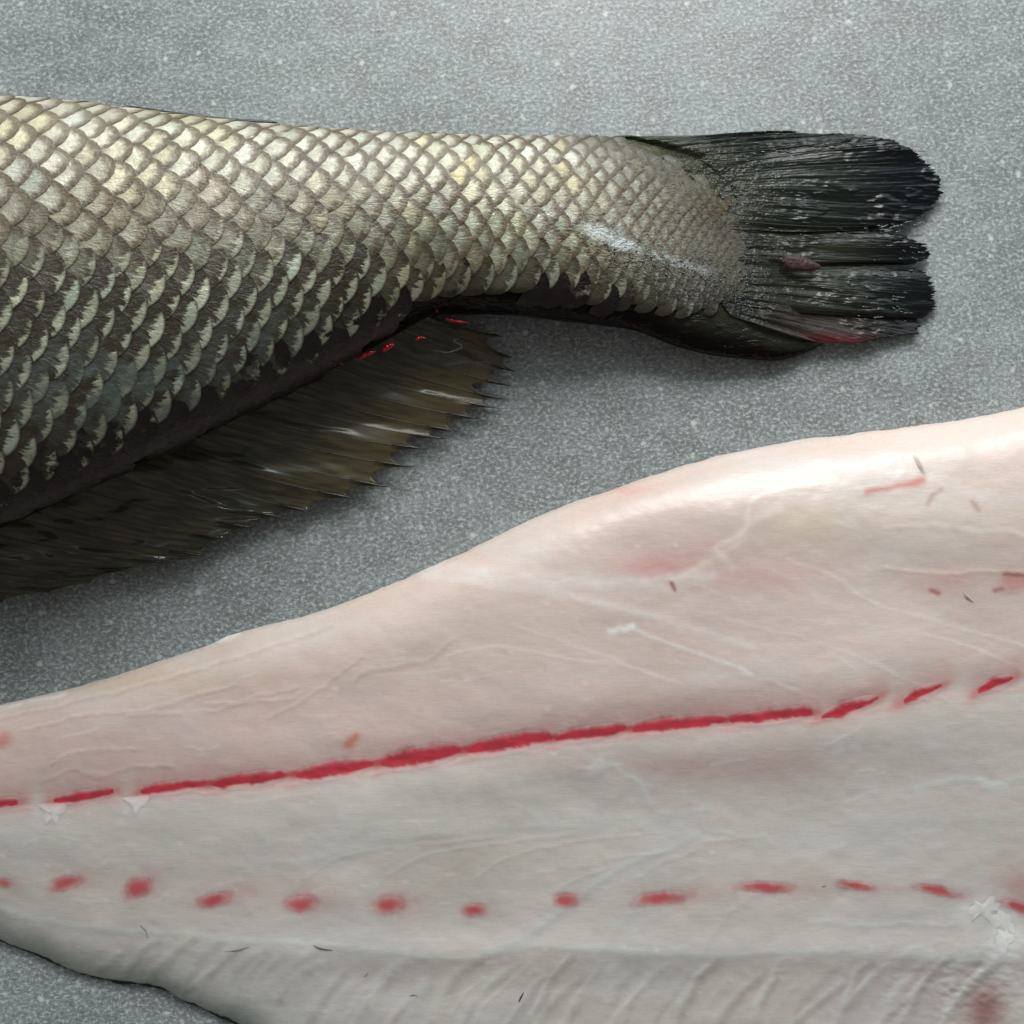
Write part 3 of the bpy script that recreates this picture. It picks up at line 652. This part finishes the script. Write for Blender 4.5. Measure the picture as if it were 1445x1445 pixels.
stk([(1372, 1280), (1392, 1276), (1414, 1296), (1424, 1325), (1412, 1352)], 22, (232, 230, 226), .85, .4); stk([(1380, 1350), (1340, 1356), (1300, 1350)], 9, (212, 212, 208), .5, .3)
stk([(56, 1144), (76, 1148)], 15, (226, 222, 218), .55, .2); stk([(186, 1134), (196, 1142)], 12, (226, 222, 218), .55, .2)
for x, y, r in ((1183, 1059, 8), (1206, 1058, 7), (1310, 1057, 13), (1325, 1052, 8), (1234, 1116, 8), (840, 1138, 9)): stk([(x-2, y), (x+2, y)], r, (206, 204, 200), .55, .4)
stk([(0, 1283), (60, 1300), (140, 1310), (230, 1318), (360, 1328), (480, 1338), (560, 1346), (650, 1352), (760, 1336), (830, 1340), (1000, 1348), (1100, 1344), (1230, 1342)], 6, (204, 208, 200), .55, .6)
stk([(1140, 1300), (1210, 1306), (1290, 1304), (1350, 1306)], 4, (206, 206, 202), .45, .5); stk([(1280, 1345), (1320, 1350), (1380, 1352)], 10, (204, 208, 202), .45, .6)
for k in range(58):   # slanted septa along the lower margin
    x = 150+k*22+random.uniform(-11, 11); y0 = 1362+random.uniform(-14, 26)
    if x < 500: y0 += (x-500)*.09
    ln = random.uniform(35, 105); sl = random.uniform(.65, 1.1)
    pts = [(x-ln*.9*sl, y0+ln*1.15), (x-ln*.62*sl+random.uniform(-4, 4), y0+ln*.66), (x-ln*.25*sl, y0+ln*.27+random.uniform(-4, 4)), (x+6, y0)]
    stk(pts, random.uniform(2.5, 7.5), (222, 221, 213), random.uniform(.12, .55), random.uniform(.2, .8))
    if random.random() < .6: stk([(a+9, b+5) for a, b in pts], random.uniform(4, 8), (158, 151, 142), random.uniform(.12, .34), -.4)
for k in range(120):  # fine random fibres
    x = random.uniform(-40, 1480); y = random.uniform(float(TOP(x))+40, float(min(BOT(x), 1450)))
    an = -.12+random.gauss(0, .18)+(.35 if y < MID(x) and x > 700 else 0); ln = random.uniform(15, 70)
    stk([(x, y), (x+ln*.5*math.cos(an), y+ln*.5*math.sin(an)+random.uniform(-2, 2)), (x+ln*math.cos(an), y+ln*math.sin(an))], random.uniform(1.6, 2.6), (230, 224, 218), random.uniform(.12, .35), .12)
for k in range(60):
    x = random.uniform(0, 1440); y = random.uniform(float(TOP(x))+90, float(min(BOT(x), 1440))); stk([(x, y), (x+3, y+1)], random.uniform(1.6, 3), (236, 228, 216), .4, .15)
RED_ = [([(1222, 695), (1250, 688), (1280, 684), (1302, 679)], 4, (206, 128, 118), .7), ([(1288, 681), (1300, 679)], 7, (214, 132, 126), .6), ([(948, 824), (953, 832)], 3, (150, 70, 76), .8),
        ([(1315, 834), (1325, 838)], 4, (176, 92, 92), .8), ([(1405, 834), (1414, 831)], 3.5, (160, 90, 90), .7), ([(491, 1050), (500, 1040)], 8, (206, 120, 92), .75),
        ([(0, 1047), (6, 1043)], 10, (206, 110, 96), .6), ([(1310, 712), (1316, 700), (1328, 692)], 3.5, (170, 130, 120), .5), ([(1372, 710), (1380, 720)], 4, (170, 130, 120), .5),
        ([(1420, 812), (1450, 812)], 3, (110, 70, 60), .7), ([(1425, 822), (1450, 820)], 14, (206, 120, 112), .6)]
HALO = [(930, 800, 60, 20, (222, 150, 146), .55), (1335, 815, 50, 22, (212, 168, 164), .6), (1080, 815, 110, 22, (216, 170, 166), .4), (1000, 770, 40, 16, (228, 190, 176), .4), (880, 690, 30, 8, (222, 168, 154), .6),
        (930, 1082, 200, 20, (190, 150, 148), .4), (1120, 1075, 160, 40, (172, 140, 138), .35), (640, 1215, 90, 50, (178, 160, 148), .35), (1320, 720, 130, 60, (226, 216, 200), .3), (1140, 740, 70, 30, (222, 208, 180), .5),
        (700, 890, 160, 60, (206, 196, 182), .25), (150, 1060, 180, 45, (198, 164, 160), .45), (450, 1010, 160, 50, (200, 172, 166), .35), (950, 990, 300, 30, (190, 162, 156), .3),
        (200, 960, 200, 16, (206, 184, 158), .5), (620, 820, 120, 16, (228, 200, 190), .3), (330, 1250, 80, 30, (190, 160, 158), .3), (1390, 1425, 30, 40, (140, 50, 50), .75), (1300, 1400, 90, 40, (180, 158, 158), .4),
        (1445, 1250, 40, 26, (184, 120, 116), .5), (1300, 615, 90, 18, (236, 212, 200), .35), (1420, 650, 60, 40, (232, 206, 198), .3)]
def fl_eval(px, py):
    """albedo and relief (m) of the cut face at photo coordinates"""
    shp = px.shape; px = px.ravel(); py = py.ravel(); c = np.zeros((len(px), 3)); dz = np.zeros(len(px))
    wx = px+7*(fbm(px, py, 30, 21, 3)-.5); wy = py+7*(fbm(px, py, 26, 31, 3)-.5)
    t = sst(-40, 60, py-MID(px))[:, None]
    up = lin((221, 203, 195)); lo_ = lin((212, 205, 198)); c[:] = up*(1-t)+lo_*t
    e = np.exp(-(py-TOP(px))/55.)[:, None]*.6; c = c*(1-e)+lin((214, 194, 180))*e
    n1 = fbm(px, py, 150, 1, 4, 1.6)[:, None]; c = c*(.86+.28*n1)
    n2 = sst(.45, .7, fbm(px, py, 90, 6, 3, 2.0))[:, None]*.35; c = c*(1-n2)+c*np.array([1.03, .95, .93])*n2
    n3 = sst(.5, .75, fbm(px, py, 60, 44, 4, 2.5))[:, None]*.30; c = c*(1-n3)+lin((214, 212, 206))*n3
    for x, y, a, b, col, s in HALO:
        k = (np.exp(-((wx-x)/a)**2-((wy-y)/b)**2)*s)[:, None]; c = c*(1-k)+lin(col)*k
    def near(P, r): return np.where((px > P[:, 0].min()-r) & (px < P[:, 0].max()+r) & (py > P[:, 1].min()-r) & (py < P[:, 1].max()+r))[0]
    for P, wd, col, s, rz in ST_:
        i = near(P, wd*3+8)
        if not len(i): continue
        d = dpoly(wx[i], wy[i], P); br = .55+.9*fbm(px[i], py[i], 9, int(P[0, 0]) % 97, 2)
        g = np.exp(-(d/wd)**2); k = (g*s*1.0*np.clip(br, 0, 1.3))[:, None]; c[i] = c[i]*(1-k)+col*k; dz[i] += g*rz*.001*.19
    for pts, wd, col, s in RED_:
        P = smooth_poly(pts, 4); i = near(P, wd*3+8)
        if not len(i): continue
        d = dpoly(wx[i], wy[i], P); k = (np.exp(-(d/wd)**2)*s)[:, None]; c[i] = c[i]*(1-k)+lin(col)*k
    # red muscle of the midline
    i = np.where(np.abs(py-MID(px)) < 60)[0]
    m = MID(px[i]); dd = wy[i]-m; core = np.zeros(len(i)); halo = np.zeros(len(i))
    for x0, x1, wd in SG:
        xx = wx[i]; s = (xx-x0)/(x1-x0); off = (.5-s)*3
        x0, x1 = x0-3, x1+3; prof = wd*.60*np.clip(4*s*(1-s), 0, 1)**.30; prof = np.where((s > 0) & (s < 1), prof, 0)*(.78+.5*fbm(px[i], 0*px[i]+x0, 22, 13, 3))
        if x0 > 1150: prof = prof*np.interp(s, [0, .3, .6, 1], [.8, 1.2, .8, .5]); off = (.5-s)*14
        y = dd-off
        d = np.where(y < 0, -y/1.0, y*1.25)
        core = np.maximum(core, sst(np.where(y < 0, 1.8, 1.2), np.where(y < 0, .4, .65), d/np.maximum(prof, .01)+.25*(fbm(px[i], py[i], 5, 3, 2)-.5)*2)*(prof > 1))
        core = np.maximum(core, .85*sst(1.0, .2, np.abs(dd+1)/(wd*.47))*sst(185, 215, wx[i])*sst(1165, 1130, wx[i])*np.exp(-np.maximum(np.maximum(x0-xx, xx-x1), 0)**2/100))
        halo = np.maximum(halo, np.exp(-np.maximum(np.maximum(x0-xx, xx-x1), 0)**2/200)*(.7*np.exp(-(np.where(y < 0, y/26, y/13))**2)+.6*np.exp(-(y/(wd*.5))**2)))
    k = (halo*.62)[:, None]; c[i] = c[i]*(1-k)+lin((206, 128, 126))*k
    st = (.50+.85*fbm(px[i], py[i], 5, 77, 3, 3.0))[:, None]; k = (core*.93)[:, None]; c[i] = c[i]*(1-k)+np.clip(lin((196, 40, 62))*st, 0, 1)*k
    for x, y, a, b, an in SP:
        i = np.where((np.abs(px-x) < 110) & (np.abs(py-y) < 70))[0]
        if not len(i): continue
        X = wx[i]-x; Y = wy[i]-y; u = X*math.cos(an)+Y*math.sin(an); v = -X*math.sin(an)+Y*math.cos(an)
        d = np.sqrt((u/a)**2+(v/b)**2); k = (np.exp(-(np.sqrt(((u-a*.8)/a/1.9)**2+(v/b/1.8)**2))**2)*.30)[:, None]; c[i] = c[i]*(1-k)+lin((188, 120, 124))*k
        k = (sst(1.7, .25, d+.5*(fbm(px[i], py[i], 9, int(x), 2)-.5))*.85)[:, None]; c[i] = c[i]*(1-k)+lin((190, 52, 62))*k
    # blue-grey skin showing through the thin lower margin
    eb = BOT(px)-py; k = (sst(55, 0, eb+14*(fbm(px, py, 22, 8, 3)-.5))*sst(900, 300, px)*.75)[:, None]; c = c*(1-k)+lin((84, 100, 98))*k
    k = (sst(150, 0, eb)*.35)[:, None]; c = c*(1-k)+lin((150, 156, 148))*k
    return np.clip(c, 0, 1).reshape(shp+(3,)), dz.reshape(shp)
def fl_z(px, py):
    a = np.clip(py-TOP(px), 0, None); b = np.clip(BOT(px)-py, 0, None); m = py-MID(px)
    z = .0035+.0135*(1-np.exp(-a/34.))-.0000*a
    thick = np.interp(px, [-80, 300, 800, 1445], [.60, .78, 1.0, 1.12]); z = z*thick
    z = z*(1-.52*sst(-260, 480, m))
    z = z-.0004*np.exp(-(m/22.)**2)+.0008*np.exp(-((m+45)/40.)**2)+.0007*np.exp(-((m-50)/40.)**2)
    z = z+.0012*np.exp(-((py-1345-0*px)/26.)**2)*sst(100, 400, px)
    z = z*(.16+.84*(1-np.exp(-b/120.)))*(1-np.exp(-b/9.))+.0016
    z = z+.0007*(fbm(px, py, 7, 83, 3, 1.6)-.5)*np.exp(-((px-1380)/130.)**2-((py-1400)/60.)**2)
    z = z+.0016*(fbm(px, py, 170, 51, 3, 1.7)-.5)+.0006*(fbm(px, py, 45, 61, 3, 1.5)-.5)
    # belly wall fold near the upper right
    z = z+.0018*np.exp(-((py-(720+.06*(px-1000)))/55.)**2)*sst(800, 1050, px)
    # rounded outer rim
    z = z*np.clip(np.sqrt(np.clip(1-(1-np.clip(a/12., 0, 1))**2, 0, 1)), .0, 1)
    return z
gx_ = np.arange(-70, 1551, 2.1); nvv = 460
tv = np.linspace(0, 1, nvv); tv = tv
# finer rows near the upper rim
tv = np.concatenate([np.linspace(0, .02, 14, endpoint=False), np.linspace(.02, 1, nvv-14)])
edge_n = 3.5*(fbm(gx_, 0*gx_, 26, 71, 3)-.5)
T_ = TOP(gx_)+edge_n; B_ = np.minimum(BOT(gx_)+5*(fbm(gx_, 0*gx_+50, 16, 73, 3)-.5), 1560)
GX = np.broadcast_to(gx_[:, None], (len(gx_), nvv)); GY = T_[:, None]+(B_-T_)[:, None]*tv[None]
C_, DZ = fl_eval(GX, GY); Z_ = fl_z(GX, GY)+DZ
Z_[:, 0] = .0003
Z_ = np.maximum(Z_, .0003)
Z_[:, -1] = np.where(BOT(gx_) < 1555, .0012, Z_[:, -1])
mesh('flesh', at(GX, GY, Z_).reshape(-1, 3), gridF(len(gx_), nvv), M['flesh'], fillet, attrs={'tint': C_.reshape(-1, 3)})
# dark muscle pieces as parts draped on the same face
def patch(name, cx, cy, a, b, an, n=26, k=11, lab=None):
    u = np.linspace(-1, 1, n); v = np.linspace(-1, 1, k); Uu, Vv = np.meshgrid(u, v, indexing='ij')
    ww = np.sqrt(np.clip(1-np.abs(Uu)**2.6, .0, 1)); X = a*Uu; Y = b*Vv*ww
    px = cx+X*math.cos(an)-Y*math.sin(an); py = cy+X*math.sin(an)+Y*math.cos(an)
    c, dz = fl_eval(px, py); z = fl_z(px, py)+dz
    r = np.maximum(np.abs(Uu)**2.6, Vv**2)
    P = at(px, py, z+.00009*(1-r**2)-.00003)
    o = mesh(name, P.reshape(-1, 3), gridF(n, k), M['tissue'], fillet, attrs={'tint': c.reshape(-1, 3)})
    if lab: o['label'] = lab
for x0, x1, wd in SG:
    y0, y1 = float(MID(x0)), float(MID(x1)); lean = 14 if x0 > 1150 else 5
    patch('red_muscle', (x0+x1)/2, (y0+y1)/2, (x1-x0)/2+3, wd*.95, math.atan2(y1-y0-lean, x1-x0), n=max(20, int((x1-x0)/3)))
for x, y, a, b, an in SP: patch('red_muscle_spot', x, y, a*1.1, b*1.1, an)
# skin beneath, peeking past the lower left edge
sx = np.arange(-70, 620, 3.0); by = BOT(sx)+1.0+7*(fbm(sx, 0*sx+5, 12, 91, 3)-.5)
rows = [(-34, .0012), (-10, .0016), (-2, .0018), (0, .0012), (0.5, .0002)]
V = np.stack([at(sx, by+a-(2 if a < 0 else 0), np.full(len(sx), z)+.0004*np.sin(sx/7.)*(z > .001)) for a, z in rows], 1)
cs = np.zeros((len(sx), len(rows), 3)); cs[:] = lin((52, 66, 66)); cs *= (.6+.8*fbm(sx, 0*sx, 14, 5, 3))[:, None, None]
mesh('skin', V.reshape(-1, 3), gridF(len(sx), len(rows)), M['skin'], fillet, attrs={'tint': cs.reshape(-1, 3)})
# shreds and small bits on the cut face
def flap(pts, z0, mat, name, lab=None, col=(226, 223, 219)):
    V = []; CC = []; q = pts; n = len(q)
    cx = sum(p[0] for p in q)/n; cy = sum(p[1] for p in q)/n
    q = smooth_poly(list(q)+[q[0]], 4)[:-1]; n = len(q); R = 4
    for r in range(R+1):
        for k in range(n):
            f = r/R; g_ = f*(1+(.75*(float(vnoise(np.array(q[k, 0]/4.), np.array(q[k, 1]/4.), 3))-.5) if z0 < .00028 else 0)*f); X = cx+(q[k, 0]-cx)*g_; Y = cy+(q[k, 1]-cy)*g_
            z = float(fl_z(np.array([X]), np.array([Y]))[0])+z0*(1-f**2)+.00012*math.sin(X*.5+Y*.4)*(1-f)+(-.00006 if r == R else 0)
            V.append(at(X, Y, z)); cf = fl_eval(np.array([X]), np.array([Y]))[0][0]; kk = float(sst(1.0, .25, f))*(.35+.6*float(fbm(np.array(X), np.array(Y), 9, 5, 3))); CC.append(cf*(1-kk)+lin(col)*kk)
    F = [(r*n+k, r*n+(k+1) % n, (r+1)*n+(k+1) % n, (r+1)*n+k) for r in range(1, R) for k in range(n)]+[tuple(n+k for k in range(n))[::-1]]
    o = mesh(name, np.array(V), F, M['tissue'], fillet, attrs={'tint': np.array(CC)})
    if lab: o['label'] = lab
flap([(48, 1134), (72, 1131), (97, 1131), (94, 1146), (86, 1152), (80, 1166), (72, 1162), (64, 1166), (58, 1156), (60, 1147)], .0003, M['flesh'], 'tissue_flap')
flap([(166, 1125), (192, 1122), (214, 1120), (208, 1136), (200, 1142), (190, 1156), (186, 1146), (182, 1138)], .0003, M['flesh'], 'tissue_flap')
flap([(1360, 1286), (1372, 1268), (1388, 1272), (1400, 1262), (1414, 1280), (1406, 1292), (1398, 1306), (1382, 1294), (1370, 1300)], .00025, M['flesh'], 'tissue_flap')
flap([(1394, 1290), (1412, 1280), (1428, 1296), (1438, 1314), (1424, 1320), (1414, 1312), (1400, 1310)], .00025, M['flesh'], 'tissue_flap')
flap([(1408, 1310), (1424, 1308), (1434, 1326), (1422, 1336), (1424, 1352), (1412, 1350), (1404, 1332)], .00025, M['flesh'], 'tissue_flap')
flap([(1288, 640), (1295, 645), (1304, 660), (1306, 671), (1299, 666), (1292, 653)], .0005, M['bit'], 'scale_fragment', col=(120, 100, 84))
flap([(1358, 832), (1366, 840), (1376, 850), (1368, 849), (1360, 842)], .0004, M['bit'], 'scale_fragment', col=(140, 120, 110))
def hair(pts, r, mat=M['hair']):
    q = smooth_poly(pts, 5); z = fl_z(q[:, 0], q[:, 1])+.00005
    V, F = tube(at(q[:, 0], q[:, 1], z), .75*r*np.interp(np.linspace(0, 1, len(q)), [0, .4, 1], [.4, 1, .3]), 6); mesh('membrane_shred', V, F, mat, fillet)
hair([(442, 1334), (450, 1338), (460, 1340), (469, 1341)], .00045); hair([(732, 1414), (736, 1406), (739, 1400)], .0005)
hair([(578, 1406), (584, 1404), (590, 1407)], .0004, M['bit']); hair([(198, 1306), (206, 1314), (208, 1324)], .0003, M['bit']); hair([(318, 1343), (335, 1341), (352, 1336)], .0003, M['bit'])
hair([(515, 1378), (520, 1372)], .0004, M['bit']); hair([(1160, 1251), (1166, 1250)], .0004, M['bit'])
# parent at the thing's own base without moving the parts
bpy.context.view_layer.update()
for r in (fish, fillet):
    for ch in r.children: ch.matrix_parent_inverse = r.matrix_world.inverted()
